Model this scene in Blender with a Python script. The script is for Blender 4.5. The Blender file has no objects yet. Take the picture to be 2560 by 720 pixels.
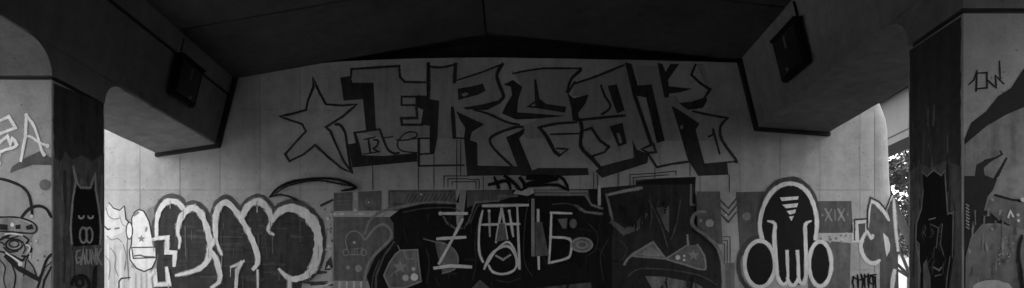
import bpy, bmesh, math, random
from mathutils import Vector, Matrix
from mathutils.geometry import tessellate_polygon
random.seed(11)
scene = bpy.context.scene
COL = scene.collection

# ------------------------------------------------------------------ camera
EYE = 1.6                       # eye height, metres
F = 1450.0                      # focal length in photo pixels (photo 2560 x 720)
CX, HY = 1280.0, 800.0          # vanishing point of the beams: the horizon lies below the frame
cam_d = bpy.data.cameras.new('camera'); cam = bpy.data.objects.new('camera', cam_d); COL.objects.link(cam)
cam_d.sensor_fit = 'HORIZONTAL'; cam_d.sensor_width = 36.0; cam_d.lens = 36.0 * F / 2560.0
cam_d.shift_y = (HY - 360.0) / 2560.0
cam_d.clip_start = 0.05; cam_d.clip_end = 3000
cam.location = (0, 0, EYE); cam.rotation_euler = (math.radians(90), 0, 0)
scene.camera = cam

# ------------------------------------------------------------------ sky, sun, exposure
SUN_TO = Vector((-0.12, 0.30, 0.90)).normalized()
elev = math.asin(SUN_TO.z); azim = math.atan2(SUN_TO.x, SUN_TO.y)
world = bpy.data.worlds.new('World'); scene.world = world; world.use_nodes = True
wn = world.node_tree.nodes; wl = world.node_tree.links; wn.clear()
sky = wn.new('ShaderNodeTexSky'); sky.sky_type = 'NISHITA'; sky.sun_disc = False
sky.sun_elevation = elev; sky.sun_rotation = azim
sky.air_density = 1.0; sky.dust_density = 2.0
bw = wn.new('ShaderNodeRGBToBW'); bg = wn.new('ShaderNodeBackground'); wo = wn.new('ShaderNodeOutputWorld')
bg.inputs['Strength'].default_value = 0.12
wl.new(sky.outputs[0], bw.inputs[0]); wl.new(bw.outputs[0], bg.inputs['Color']); wl.new(bg.outputs[0], wo.inputs['Surface'])
sun_d = bpy.data.lights.new('sun', 'SUN'); sun_d.energy = 0.8; sun_d.angle = math.radians(12); sun_d.color = (1, 1, 1)
sun = bpy.data.objects.new('sun', sun_d); COL.objects.link(sun)
sun.rotation_euler = (-SUN_TO).to_track_quat('-Z', 'Y').to_euler(); sun.location = (-30, 5, 40)
vs = scene.view_settings
vs.view_transform = 'Standard'; vs.look = 'None'; vs.gamma = 1.0; vs.exposure = 3.3; vs.use_curve_mapping = False

# ------------------------------------------------------------------ helpers
def tag(o, label=None, cat=None, group=None, kind=None):
    if label: o['label'] = label
    if cat: o['category'] = cat
    if group: o['group'] = group
    if kind: o['kind'] = kind
    return o
def empty(name, loc=(0, 0, 0)):
    o = bpy.data.objects.new(name, None); COL.objects.link(o); o.location = loc; o.empty_display_size = 0.2
    return o
def link(name, me, parent=None):
    o = bpy.data.objects.new(name, me); COL.objects.link(o)
    if parent is not None:
        o.parent = parent
        o.matrix_parent_inverse = Matrix.Identity(4)
        o.location = tuple(-c for c in world_loc(parent))
    return o
def world_loc(o):
    v = Vector(o.location)
    while o.parent is not None:
        o = o.parent; v += Vector(o.location)
    return v
def from_bm(name, bm, mat, parent=None, smooth=False):
    me = bpy.data.meshes.new(name); bmesh.ops.recalc_face_normals(bm, faces=bm.faces[:])
    bm.to_mesh(me); bm.free(); me.materials.append(mat)
    if smooth:
        for p in me.polygons: p.use_smooth = True
    return link(name, me, parent)
def box_bm(x0, x1, y0, y1, z0, z1, bevel=0.0, bm=None):
    b = bmesh.new()
    vs_ = [b.verts.new((x, y, z)) for x in (x0, x1) for y in (y0, y1) for z in (z0, z1)]
    for f in ((0, 1, 3, 2), (4, 6, 7, 5), (0, 4, 5, 1), (2, 3, 7, 6), (0, 2, 6, 4), (1, 5, 7, 3)): b.faces.new([vs_[i] for i in f])
    if bevel: bmesh.ops.bevel(b, geom=b.edges[:], offset=bevel, segments=2, affect='EDGES', profile=0.5)
    if bm is None: return b
    me = bpy.data.meshes.new('tmp'); b.to_mesh(me); b.free(); bm.from_mesh(me); bpy.data.meshes.remove(me)
    return bm
def prism_y(section, y0, y1, bevel=0.0):
    """section: closed list of (x, z); extruded from y0 to y1"""
    b = bmesh.new()
    a = [b.verts.new((x, y0, z)) for x, z in section]; c = [b.verts.new((x, y1, z)) for x, z in section]
    n = len(section)
    for i in range(n): b.faces.new((a[i], a[(i + 1) % n], c[(i + 1) % n], c[i]))
    b.faces.new(a); b.faces.new(c[::-1])
    if bevel: bmesh.ops.bevel(b, geom=[e for e in b.edges if abs((e.verts[0].co - e.verts[1].co).y) > 0.1], offset=bevel, segments=2, affect='EDGES')
    return b

# ------------------------------------------------------------------ materials (all neutral grey: the photograph is black and white)
def concrete(name, base, var=0.35, scale=1.0, bump=0.25, streak=0.4, rough=0.9, rand=0.12, boards=0.0):
    m = bpy.data.materials.new(name); m.use_nodes = True
    nt = m.node_tree; N = nt.nodes; L = nt.links; bs = N['Principled BSDF']
    bs.inputs['Roughness'].default_value = rough; bs.inputs['Specular IOR Level'].default_value = 0.25
    tc = N.new('ShaderNodeNewGeometry'); oi = N.new('ShaderNodeObjectInfo')
    def noise(sc, det, vec, rgh=0.55):
        n = N.new('ShaderNodeTexNoise'); n.inputs['Scale'].default_value = sc; n.inputs['Detail'].default_value = det
        n.inputs['Roughness'].default_value = rgh; L.new(vec, n.inputs['Vector']); return n.outputs['Fac']
    def math_(op, a, b, c=None):
        n = N.new('ShaderNodeMath'); n.operation = op
        for i, v in enumerate((a, b, c)):
            if v is None: continue
            if isinstance(v, (int, float)): n.inputs[i].default_value = v
            else: L.new(v, n.inputs[i])
        return n.outputs[0]
    mp = N.new('ShaderNodeMapping'); mp.inputs['Scale'].default_value = (3.2, 3.2, 0.28); L.new(tc.outputs['Position'], mp.inputs['Vector'])
    big = noise(0.9 * scale, 5, tc.outputs['Position']); mid = noise(6 * scale, 6, tc.outputs['Position'], 0.65)
    fine = noise(60 * scale, 3, tc.outputs['Position'], 0.7); st = noise(1.6, 4, mp.outputs['Vector'])
    v = math_('MULTIPLY_ADD', math_('SUBTRACT', big, 0.5), var * 1.6, 1.0)
    v = math_('MULTIPLY_ADD', math_('SUBTRACT', mid, 0.5), var * 1.5, v)
    v = math_('MULTIPLY_ADD', math_('SUBTRACT', fine, 0.5), var * 1.3, v)
    v = math_('MULTIPLY_ADD', math_('SUBTRACT', st, 0.5), streak * 1.2, v)
    v = math_('MULTIPLY_ADD', math_('SUBTRACT', oi.outputs['Random'], 0.5), rand, v)
    vo = N.new('ShaderNodeTexVoronoi'); vo.inputs['Scale'].default_value = 9 * scale; L.new(tc.outputs['Position'], vo.inputs['Vector'])
    hole = N.new('ShaderNodeMapRange'); hole.inputs['From Min'].default_value = 0.05; hole.inputs['From Max'].default_value = 0.12
    hole.inputs['To Min'].default_value = 0.45; hole.inputs['To Max'].default_value = 1.0; L.new(vo.outputs['Distance'], hole.inputs['Value'])
    v = math_('MULTIPLY', v, hole.outputs[0])
    v = math_('MAXIMUM', math_('MULTIPLY', v, base), base * 0.25)
    cr = N.new('ShaderNodeCombineColor')
    for i in range(3): L.new(v, cr.inputs[i])
    L.new(cr.outputs[0], bs.inputs['Base Color'])
    bp = N.new('ShaderNodeBump'); bp.inputs['Strength'].default_value = bump; bp.inputs['Distance'].default_value = 0.01
    L.new(math_('ADD', mid, math_('MULTIPLY', fine, 0.5)), bp.inputs['Height']); L.new(bp.outputs[0], bs.inputs['Normal'])
    return m
def plain(name, v, rough=0.6, metal=0.0, noise_amt=0.25, scale=20):
    m = bpy.data.materials.new(name); m.use_nodes = True
    nt = m.node_tree; N = nt.nodes; L = nt.links; bs = N['Principled BSDF']
    bs.inputs['Roughness'].default_value = rough; bs.inputs['Metallic'].default_value = metal
    g = N.new('ShaderNodeNewGeometry'); n = N.new('ShaderNodeTexNoise'); n.inputs['Scale'].default_value = scale; n.inputs['Detail'].default_value = 4
    L.new(g.outputs['Position'], n.inputs['Vector'])
    mr = N.new('ShaderNodeMapRange'); mr.inputs['To Min'].default_value = v * (1 - noise_amt); mr.inputs['To Max'].default_value = v * (1 + noise_amt)
    L.new(n.outputs['Fac'], mr.inputs['Value']); cr = N.new('ShaderNodeCombineColor')
    for i in range(3): L.new(mr.outputs[0], cr.inputs[i])
    L.new(cr.outputs[0], bs.inputs['Base Color'])
    return m
PAINTS = {}
def paint(v, fuzz=False):
    """sprayed or rolled paint of reflectance v: patchy, with vertical roller streaks"""
    if (v, fuzz) in PAINTS: return PAINTS[(v, fuzz)]
    m = bpy.data.materials.new('paint_%03d' % int(v * 1000)); m.use_nodes = True
    nt = m.node_tree; N = nt.nodes; L = nt.links; bs = N['Principled BSDF']
    bs.inputs['Roughness'].default_value = 0.75; bs.inputs['Specular IOR Level'].default_value = 0.2
    g = N.new('ShaderNodeNewGeometry'); mp = N.new('ShaderNodeMapping'); mp.inputs['Scale'].default_value = (5, 5, 0.7)
    L.new(g.outputs['Position'], mp.inputs['Vector'])
    a = N.new('ShaderNodeTexNoise'); a.inputs['Scale'].default_value = 2.2; a.inputs['Detail'].default_value = 6; L.new(mp.outputs[0], a.inputs['Vector'])
    b = N.new('ShaderNodeTexNoise'); b.inputs['Scale'].default_value = 9; b.inputs['Detail'].default_value = 8; b.inputs['Roughness'].default_value = 0.7
    L.new(g.outputs['Position'], b.inputs['Vector'])
    s = N.new('ShaderNodeMath'); s.operation = 'ADD'; L.new(a.outputs['Fac'], s.inputs[0]); L.new(b.outputs['Fac'], s.inputs[1])
    mr = N.new('ShaderNodeMapRange'); mr.inputs['From Min'].default_value = 0.65; mr.inputs['From Max'].default_value = 1.35
    k = 0.5 if v < 0.3 else 0.22
    mr.inputs['To Min'].default_value = v * (1 - k); mr.inputs['To Max'].default_value = v * (1 + k)
    L.new(s.outputs[0], mr.inputs['Value']); cr = N.new('ShaderNodeCombineColor')
    for i in range(3): L.new(mr.outputs[0], cr.inputs[i])
    L.new(cr.outputs[0], bs.inputs['Base Color'])
    if fuzz:                                    # overspray: separate droplets with bare wall between them
        sp = N.new('ShaderNodeTexNoise'); sp.inputs['Scale'].default_value = 140; sp.inputs['Detail'].default_value = 2; L.new(g.outputs['Position'], sp.inputs['Vector'])
        th = N.new('ShaderNodeMapRange'); th.inputs['From Min'].default_value = .47; th.inputs['From Max'].default_value = .56; L.new(sp.outputs['Fac'], th.inputs['Value'])
        tr = N.new('ShaderNodeBsdfTransparent'); mx = N.new('ShaderNodeMixShader'); L.new(th.outputs[0], mx.inputs[0]); L.new(tr.outputs[0], mx.inputs[1]); L.new(bs.outputs[0], mx.inputs[2])
        L.new(mx.outputs[0], N['Material Output'].inputs['Surface'])
    PAINTS[(v, fuzz)] = m
    return m

M_WALL = concrete('wall_concrete', 0.48, 0.46, 1.0, 0.5, 0.4, rand=0.12)
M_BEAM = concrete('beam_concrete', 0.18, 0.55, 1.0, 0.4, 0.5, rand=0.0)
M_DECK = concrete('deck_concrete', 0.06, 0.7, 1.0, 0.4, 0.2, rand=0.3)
M_PILLAR = concrete('pillar_concrete', 0.36, 0.42, 1.0, 0.3, 0.25, rand=0.0)
M_NEIGH = concrete('girder_concrete', 0.14, 0.2, 1.0, 0.2, 0.2)
M_JOINT = plain('joint_black', 0.012, 0.8)
M_BOUNCE = concrete('bounce_gravel', 0.6, 0.4, 2.0, 0.5, 0.0)
M_GROUND = concrete('ground_soil', 0.06, 0.5, 0.6, 0.6, 0.0)
M_ROAD = concrete('asphalt', 0.03, 0.4, 2.0, 0.4, 0.0)
M_BLACK = plain('black_metal', 0.012, 0.85)
M_BLACK.node_tree.nodes['Principled BSDF'].inputs['Specular IOR Level'].default_value = 0.1
M_GLASS = plain('lamp_glass', 0.008, 0.4)
M_HIGHLIGHT = plain('grey_highlight', 0.1, 0.5)
M_LEAF = plain('leaf', 0.045, 0.6, 0, 0.5, 3)
M_BARK = plain('bark', 0.07, 0.95, 0, 0.4, 12)
M_HOUSE = plain('white_render', 0.8, 0.9, 0, 0.05, 3)
M_ROOF = plain('roof_tile', 0.12, 0.8)
M_GRASS = concrete('grass_bank', 0.04, 0.6, 2.0, 0.8, 0.0)

# ------------------------------------------------------------------ photo pixel -> place on a known plane
D = 10.0                                       # camera to abutment wall
S = F / D                                      # photo pixels per metre on the wall
def wx(px): return (px - CX) / S
def wz(py): return EYE + (HY - py) / S
def on_y(px, py, Y):                           # plane y = Y
    return Vector(((px - CX) * Y / F, Y, EYE + (HY - py) * Y / F))
def on_x(px, py, X):                           # plane x = X
    Y = X * F / (px - CX); return Vector((X, Y, EYE + (HY - py) * Y / F))

# ------------------------------------------------------------------ ground (nothing of it shows; it lights the underside)
g = bmesh.new(); bmesh.ops.create_grid(g, x_segments=1, y_segments=1, size=600)
tag(from_bm('ground', g, M_GROUND), kind='structure')
g = bmesh.new(); vv = [g.verts.new(p) for p in ((-5.2, -16, .004), (30, -16, .004), (30, D, .004), (-5.2, D, .004))]; g.faces.new(vv)
tag(from_bm('pavement', g, M_ROAD), kind='structure')
g = bmesh.new(); vv = [g.verts.new(p) for p in ((-33, -3, .004), (-6.1, -3, .004), (-6.1, 16, .004), (-33, 16, .004))]; g.faces.new(vv)
tag(from_bm('bounce_patch', g, M_BOUNCE), kind='structure')  # unseen pale patch added to bounce light onto the left beam
def bank(name, pts, h):
    """an unseen bank added to shape the light: ridge of height h rising from the ground along pts, uneven crest"""
    b = bmesh.new(); rnd = random.Random(len(pts) * 7 + int(h * 10)); rowsv = []
    for (x0, y0), (x1, y1) in pts:
        rowsv.append([b.verts.new((x0 + (x1 - x0) * t, y0 + (y1 - y0) * t, -.2 + (h + rnd.uniform(-1, 1)) * f)) for t, f in ((0, 0), (.3, .35), (.6, .8), (1, 1), (1.6, 1))])
    for r0, r1 in zip(rowsv, rowsv[1:]):
        for k in range(4): b.faces.new((r0[k], r0[k + 1], r1[k + 1], r1[k]))
    return tag(from_bm(name, b, M_GRASS), kind='structure')
bank('sky_block_bank', [((-34, y), (-48, y)) for y in range(-60, 61, 6)], 3.0)  # unseen banks added on three sides to shape the low sky light
bank('sky_block_bank', [((x, -30), (x, -46)) for x in range(-30, 61, 6)], 14.0)
bank('sky_block_bank', [((28, y), (44, y)) for y in range(-60, 19, 6)], 4.5)
# ------------------------------------------------------------------ abutment wall
wall = tag(empty('abutment_wall', (0, D, 0)), 'tall pale concrete wall under the bridge covered in graffiti', 'wall')
TOP = [(-140, 190), (600, 187), (800, 156), (1000, 147), (1215, 143), (1600, 150), (1860, 157), (2187, 170)]
def top_y(px):
    for (a, b), (c, d) in zip(TOP, TOP[1:]):
        if a <= px <= c: return b + (d - b) * (px - a) / (c - a)
    return TOP[-1][1]
# body behind the panels
sec = [(wx(TOP[0][0]), 0.0)] + [(wx(a), wz(b) - 0.01) for a, b in TOP] + [(wx(2187), 0.0)]
from_bm('wall_body', prism_y(sec, D + 0.012, D + 0.75), M_WALL, wall)
# formwork panels, each with its own edges
cols = [-140] + list(range(-50, 2187, 100)) + [2187]
rows = [None, 275, 475, 675, 875, 1031.5]
GAP = 0.004
for i in range(len(cols) - 1):
    a, b = cols[i], cols[i + 1]
    for j in range(len(rows) - 1):
        x0, x1 = wx(a) + GAP, wx(b) - GAP
        zl = wz(top_y(a)) if j == 0 else wz(rows[j]) - GAP
        zr = wz(top_y(b)) if j == 0 else wz(rows[j]) - GAP
        zb = wz(rows[j + 1]) + GAP
        yf = D + random.uniform(0.0, 0.003)
        bmw = prism_y([(x0, zb), (x1, zb), (x1, zr), (x0, zl)], yf, D + 0.03)
        from_bm('concrete_panel', bmw, M_WALL, wall)
# rounded right end with its worn shoulder, slightly battered
be = bmesh.new()
lev = [(0.0, 2272, 0), (wz(681), 2259, 0), (wz(440), 2243, 0), (wz(320), 2238, 0), (wz(290), 2233, 0), (wz(268), 2224, .02), (wz(250), 2212, .04), (wz(238), 2198, .06)]
rings = []
for z, pe, push in lev:
    xe = wx(pe); x0 = wx(2187) + GAP; r = min(0.30, xe - x0)
    ring = [be.verts.new((x0, D + 0.001 + push, z))]
    for k in range(9):
        t = k / 8 * math.pi / 2
        ring.append(be.verts.new((xe - r + r * math.sin(t), D + 0.001 + push + r * (1 - math.cos(t)), z)))
    ring.append(be.verts.new((xe, D + 0.75, z))); ring.append(be.verts.new((x0, D + 0.75, z)))
    rings.append(ring)
for ra, rb in zip(rings, rings[1:]):
    n = len(ra)
    for k in range(n): be.faces.new((ra[k], ra[(k + 1) % n], rb[(k + 1) % n], rb[k]))
be.faces.new(rings[0]); be.faces.new(rings[-1][::-1])
from_bm('rounded_edge', be, M_WALL, wall, smooth=False)
from_bm('back_wall', box_bm(wx(TOP[0][0]), wx(2150), D + 0.76, D + 1.2, 0, 6.9), M_DECK, wall)  # dark material puts the shade of the recess above the wall into colour

# ------------------------------------------------------------------ bridge
bridge = tag(empty('bridge', (0, 0, 4.5)), 'dark concrete bridge deck on two deep beams overhead', 'bridge')
Y_NEAR, Y_END = -16.0, D - 0.05
LB = dict(TI=(583, 197), H=(572, 238), BI=(543, 362), BO=(392, 385), TO=(345, 190))
RB = dict(TI=(1852, 149), H=(1867, 183), BI=(1893, 320), BO=(2072, 333), TO=(2110, 150))
def w2(p): return (wx(p[0]), wz(p[1]))
for nm, B, s in (('l', LB, 1), ('r', RB, -1)):
    sec = [w2(B['TI']), w2(B['BI']), w2(B['BO']), w2(B['TO'])]
    bb = bmesh.new(); NS = 90; rr = []
    for k in range(NS + 1):
        y = Y_NEAR + (Y_END - Y_NEAR) * k / NS; e = 0.004 if 0 < k < NS else 0
        c2 = []
        for q in range(4):                       # each corner is a small worn chamfer
            (x, z), (xp, zp), (xn, zn) = sec[q], sec[q - 1], sec[(q + 1) % 4]; ch = .012 + random.uniform(0, .012)
            for ox, oz in ((xp, zp), (xn, zn)):
                l = math.hypot(ox - x, oz - z); c2.append(bb.verts.new((x + (ox - x) / l * ch + random.uniform(-e, e), y, z + (oz - z) / l * ch + random.uniform(-e, e))))
        rr.append(c2)
    for r0, r1 in zip(rr, rr[1:]):
        for q in range(8): bb.faces.new((r0[q], r0[(q + 1) % 8], r1[(q + 1) % 8], r1[q]))
    bb.faces.new(rr[0]); bb.faces.new(rr[-1][::-1])
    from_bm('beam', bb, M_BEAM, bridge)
    (tx, tz), (hx, hz) = w2(B['TI']), w2(B['H'])
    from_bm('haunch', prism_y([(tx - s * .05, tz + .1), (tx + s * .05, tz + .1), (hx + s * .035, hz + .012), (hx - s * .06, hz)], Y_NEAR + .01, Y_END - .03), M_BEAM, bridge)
    from_bm('haunch_groove', prism_y([(hx - s * .03, hz + .008), (hx + s * .030, hz + .008), (hx + s * .022, hz - .022), (hx - s * .035, hz - .022)], Y_NEAR + .02, Y_END - .04), M_JOINT, bridge)
    # black strip standing for the shadow in the gap between beam end and wall
    i0, i1, o1 = w2(B['TI']), w2(B['BI']), w2(B['BO'])
    t = 0.055
    js = [(i0[0], i0[1]), (i1[0], i1[1]), (o1[0], o1[1]), (o1[0], o1[1] - t), (i1[0] + s * t * 1.0, i1[1] - t), (i0[0] + s * t * 1.5, i0[1])]
    from_bm('shadow_gap_strip', prism_y(js, Y_END - .01, D + .002), M_JOINT, bridge)
# deck soffit: two rows of sloping precast panels meeting at a crown
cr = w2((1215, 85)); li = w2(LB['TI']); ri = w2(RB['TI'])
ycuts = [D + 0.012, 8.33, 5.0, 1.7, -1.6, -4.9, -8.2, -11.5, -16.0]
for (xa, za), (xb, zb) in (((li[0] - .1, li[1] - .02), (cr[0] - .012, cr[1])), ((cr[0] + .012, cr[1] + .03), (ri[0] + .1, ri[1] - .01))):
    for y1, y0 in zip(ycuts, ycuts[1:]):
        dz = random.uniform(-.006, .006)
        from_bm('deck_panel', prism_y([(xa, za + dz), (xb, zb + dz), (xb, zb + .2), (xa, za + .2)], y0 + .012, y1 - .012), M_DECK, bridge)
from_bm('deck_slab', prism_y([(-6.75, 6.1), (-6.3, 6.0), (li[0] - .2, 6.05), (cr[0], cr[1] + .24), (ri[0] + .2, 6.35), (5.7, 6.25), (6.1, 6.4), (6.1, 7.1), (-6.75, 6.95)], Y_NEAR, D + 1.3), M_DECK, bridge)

# ------------------------------------------------------------------ pillars
def pillar(label, xi, xo, y0, y1, zj, zbi, zbo, group):
    cxm = (xi + xo) / 2
    t = tag(empty('support_pillar', (cxm, (y0 + y1) / 2, 0)), label, 'pillar', group)
    lo, hi = min(xi, xo), max(xi, xo)
    b = box_bm(lo, hi, y0, y1, 0, zj, 0.012)
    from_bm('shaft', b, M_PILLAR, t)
    ins = .03
    from_bm('joint_gap', box_bm(lo + ins, hi - ins, y0 + ins, y1 - ins, zj - .01, zj + .06), M_JOINT, t)
    # head: concave fillets front and back into the beam
    b = bmesh.new(); ra = []
    for x, zt in ((xi, zbi), (xo, zbo)):
        z0 = zj + .045; r = zt - z0 - .004
        ring = []
        for k in range(11):
            a = k / 10 * math.pi / 2
            ring.append(b.verts.new((x, y0 - r * (1 - math.cos(a)), z0 + r * math.sin(a))))
        for k in range(10, -1, -1):
            a = k / 10 * math.pi / 2
            ring.append(b.verts.new((x, y1 + r * (1 - math.cos(a)), z0 + r * math.sin(a))))
        ra.append(ring)
    n = len(ra[0])
    for k in range(n): b.faces.new((ra[0][k], ra[0][(k + 1) % n], ra[1][(k + 1) % n], ra[1][k]))
    for ring in ra:                     # side faces as strips between front and back curve
        for k in range(10): b.faces.new((ring[k], ring[k + 1], ring[n - 2 - k], ring[n - 1 - k]))
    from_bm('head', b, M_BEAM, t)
    return t
xl = w2(LB['BI'])[0]; xr = w2(RB['BI'])[0]
L_N, L_F = xl * F / (130 - CX), xl * F / (262 - CX)
R_N, R_F = xr * F / (2407 - CX), xr * F / (2271 - CX)
LXI, RXI = xl + .002, xr - .002
pl = pillar('concrete pillar with white letter A and a horned black figure painted on it', LXI, w2(LB['BO'])[0], L_N, L_F, EYE + 2.66, w2(LB['BI'])[1], w2(LB['BO'])[1], 'pillars carrying the beams')
pr = pillar('concrete pillar with sweeping black arc and grey bulbous figure painted on it', RXI, w2(RB['BO'])[0], R_N, R_F, EYE + 2.88, w2(RB['BI'])[1], w2(RB['BO'])[1], 'pillars carrying the beams')

# ------------------------------------------------------------------ painting on faces
def catmull(pts, n=5, closed=False):
    out = []; m = len(pts)
    rng = range(m) if closed else range(m - 1)
    for i in rng:
        p1, p2 = pts[i], pts[(i + 1) % m]
        p0 = pts[i - 1] if (i > 0 or closed) else p1
        p3 = pts[(i + 2) % m] if (i + 2 < m or closed) else p2
        for k in range(n):
            t = k / n
            out.append(tuple(0.5 * (2 * p1[c] + (p2[c] - p0[c]) * t + (2 * p0[c] - 5 * p1[c] + 4 * p2[c] - p3[c]) * t * t + (3 * p1[c] - p0[c] - 3 * p2[c] + p3[c]) * t ** 3) for c in (0, 1)))
    if not closed: out.append(tuple(pts[-1]))
    return out
def ell(cx, cy, rx, ry=None, n=20, a0=0, a1=360):
    ry = rx if ry is None else ry
    return [(cx + rx * math.cos(math.radians(a0 + (a1 - a0) * k / n)), cy + ry * math.sin(math.radians(a0 + (a1 - a0) * k / n))) for k in range(n + (0 if a1 - a0 == 360 else 1))]
def star(cx, cy, r, k=.45, rot=-90):
    return [(cx + (r if i % 2 == 0 else r * k) * math.cos(math.radians(rot + 36 * i)), cy + (r if i % 2 == 0 else r * k) * math.sin(math.radians(rot + 36 * i))) for i in range(10)]
STEP = 0.00012
class Art:
    """one painted motif: its polygons are drawn in photo pixels and laid on a face of the wall or pillar"""
    def __init__(s, name, parent, proj, normal, base=0.0, label=None):
        s.name, s.parent, s.proj, s.nor, s.d, s.label = name, parent, proj, Vector(normal), 0.003 + base, label
        s.v, s.f, s.mi, s.mats = [], [], [], []
    g = 1.0; fz = 0
    def _m(s, v):
        if isinstance(v, str):
            if v not in s.mats: s.mats.append(v)
            return s.mats.index(v)
        if .04 < v < .6 and s.g != 1.0: v = round(min(.85, v * s.g), 3)
        if v not in s.mats: s.mats.append(v)
        return s.mats.index(v)
    def _put(s, p, d): s.v.append(s.proj(p[0], p[1]) + s.nor * d); return len(s.v) - 1
    def poly(s, pts, v, smooth=0, wob=0.0):
        if smooth: pts = catmull(pts, smooth, True)
        if wob: pts = [(x + random.gauss(0, wob), y + random.gauss(0, wob)) for x, y in pts]
        s.d += STEP; ids = [s._put(p, s.d) for p in pts]
        for t in tessellate_polygon([[Vector((x, y, 0)) for x, y in pts]]):
            s.f.append([ids[i] for i in t]); s.mi.append(s._m(v))
        return s
    def line(s, pts, w, v, smooth=0, closed=False, wob=0.06):
        """w: width in pixels, or a list of widths along the points"""
        if s.fz and not isinstance(v, str):
            f_ = s.fz; s.fz = 0; s.line(pts, [q + f_ for q in w] if isinstance(w, (list, tuple)) else w + f_, '%.3f' % s.mats[s._m(v)], smooth, closed, wob + .05); s.fz = f_
        n0 = len(pts)
        ws = list(w) if isinstance(w, (list, tuple)) else None
        if smooth:
            pts = catmull(pts, smooth, closed)
        else:                                   # subdivide for a hand-drawn width
            q = []
            for i in range(n0 if closed else n0 - 1):
                a, b = pts[i], pts[(i + 1) % n0]; k = max(1, min(4, int(math.hypot(b[0] - a[0], b[1] - a[1]) / 14)))
                q += [(a[0] + (b[0] - a[0]) * t / k, a[1] + (b[1] - a[1]) * t / k) for t in range(k)]
            if not closed: q.append(pts[-1])
            pts = q
        n = len(pts); s.d += STEP
        L, R = [], []
        for i, p in enumerate(pts):
            a = pts[(i - 1) % n] if (closed or i) else p
            b = pts[(i + 1) % n] if (closed or i < n - 1) else p
            d1 = Vector((p[0] - a[0], p[1] - a[1])); d2 = Vector((b[0] - p[0], b[1] - p[1]))
            if d1.length < 1e-6: d1 = d2
            if d2.length < 1e-6: d2 = d1
            d1 = d1.normalized(); d2 = d2.normalized(); t = d1 + d2
            if t.length < 0.25: t = d2
            t.normalize(); nn = Vector((-t.y, t.x)); mit = min(1.6, 1 / max(.4, abs(nn.dot(Vector((-d2.y, d2.x))))))
            if ws: u = i / max(1, n - 1) * (len(ws) - 1); k = min(int(u), len(ws) - 2); ww = ws[k] + (ws[k + 1] - ws[k]) * (u - k)
            else: ww = w
            h = ww / 2 * mit * (1 + random.uniform(-wob, wob) * 2)
            c = Vector(p)
            if not closed and i == 0: c -= t * ww * .3; h *= .8
            if not closed and i == n - 1: c += t * ww * .3; h *= .8
            dd = s.d + STEP * .5 * i / n
            L.append(s._put((c.x + nn.x * h, c.y + nn.y * h), dd)); R.append(s._put((c.x - nn.x * h, c.y - nn.y * h), dd))
        for i in range(n if closed else n - 1):
            j = (i + 1) % n; s.f.append([L[i], L[j], R[j], R[i]]); s.mi.append(s._m(v))
        return s
    def dot(s, x, y, r, v, ry=None): return s.poly(ell(x, y, r, ry, 14), v, wob=r * .03)
    def done(s):
        me = bpy.data.meshes.new(s.name); me.from_pydata([tuple(p) for p in s.v], [], s.f)
        for v in s.mats: me.materials.append(paint(float(v), True) if isinstance(v, str) else paint(v))
        me.polygons.foreach_set('material_index', s.mi); me.update()
        o = link(s.name, me, s.parent)
        if s.label: o['label'] = s.label
        return o
def on_wall(name, base=0.0, label=None): return Art(name, wall, lambda x, y: on_y(x, y, D), (0, -1, 0), base, label)
BK, DK, GY, MD, LT, WH = 0.009, 0.05, 0.11, 0.2, 0.42, 0.82
FILL = 0.37                                     # rolled grey filling of the upper letters

UB = 0.045
# --- star and five tall outlined letters, upper wall
a = on_wall('star_drawing', 0, 'five pointed star in black outline left of the tall letters')
a.fz = 2
a.line([(782,194),(799,232),(815,261),(855,264),(892,261),(859,290),(815,318),(826,328),(840,361),(859,402),(880,432),(855,421),(822,394),(788,363),(759,386),(724,403),(713,386),(738,357),(765,328),(755,310),(730,302),(699,291),(734,284),(765,275),(770,252),(784,217)], 5, UB, 0, True)
a.line([(838,311),(851,313),(863,332),(868,365),(875,410),(881,432)], 6, UB, 3); a.done()

a = on_wall('graffiti_letter', 0, 'tall grey letter F with thick black drop shadow')
a.fz = 2
a.poly([(879,173),(998,165),(1001,194),(1012,205),(1064,206),(1064,240),(1043,242),(1052,312),(1070,316),(1070,345),(960,348),(896,330),(940,323),(934,207),(882,207)], FILL)
a.poly([(851,194),(876,190),(882,207),(934,207),(940,323),(915,326),(907,248),(859,252)], UB)
a.poly([(870,361),(896,356),(902,388),(960,390),(1043,382),(1043,404),(943,413),(881,419)], UB)
a.line([(878,194),(878,173),(998,165),(1000,192),(1012,205),(1064,206)], 5, UB)
a.line([(887,332),(950,323)], 5, UB).line([(887,332),(894,358),(902,388)], 8, UB)
a.line([(1004,242),(1041,242),(1041,263),(1004,263)], 4, UB, 0, True)
a.poly([(1043,238),(1075,240),(1075,248),(1098,252),(1094,344),(1086,386),(1074,386),(1074,315),(1052,312),(1058,275),(1043,268)], UB)
a.line([(1041,268),(1043,295),(1003,296),(1005,312),(1056,312)], 6, UB)
a.line([(1047,346),(1047,415)], 6, UB).line([(1047,346),(1078,346)], 4, UB).line([(1047,386),(1083,384)], 4, UB).line([(1047,415),(1160,413)], 4, UB)
a.done()
a = on_wall('small_tag', 0.004, 'small black handwritten tag in the foot of the letter F')
a.line([(910,349),(938,343)], 4, UB).line([(921,348),(926,382)], 6, UB).line([(909,386),(950,379)], 4, UB)
a.line([(934,350),(946,352),(942,366),(934,372),(948,380)], 5, UB, 3).line([(950,325),(960,352),(970,374),(986,384),(998,382)], 6, UB, 3)
a.line([(957,345),(982,342)], 4, UB).line([(990,350),(1020,350),(1042,341),(1038,331),(1014,333),(994,357),(1003,377),(1043,382)], 4, UB, 3).line([(1030,348),(1070,346)], 3, UB); a.done()

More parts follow.
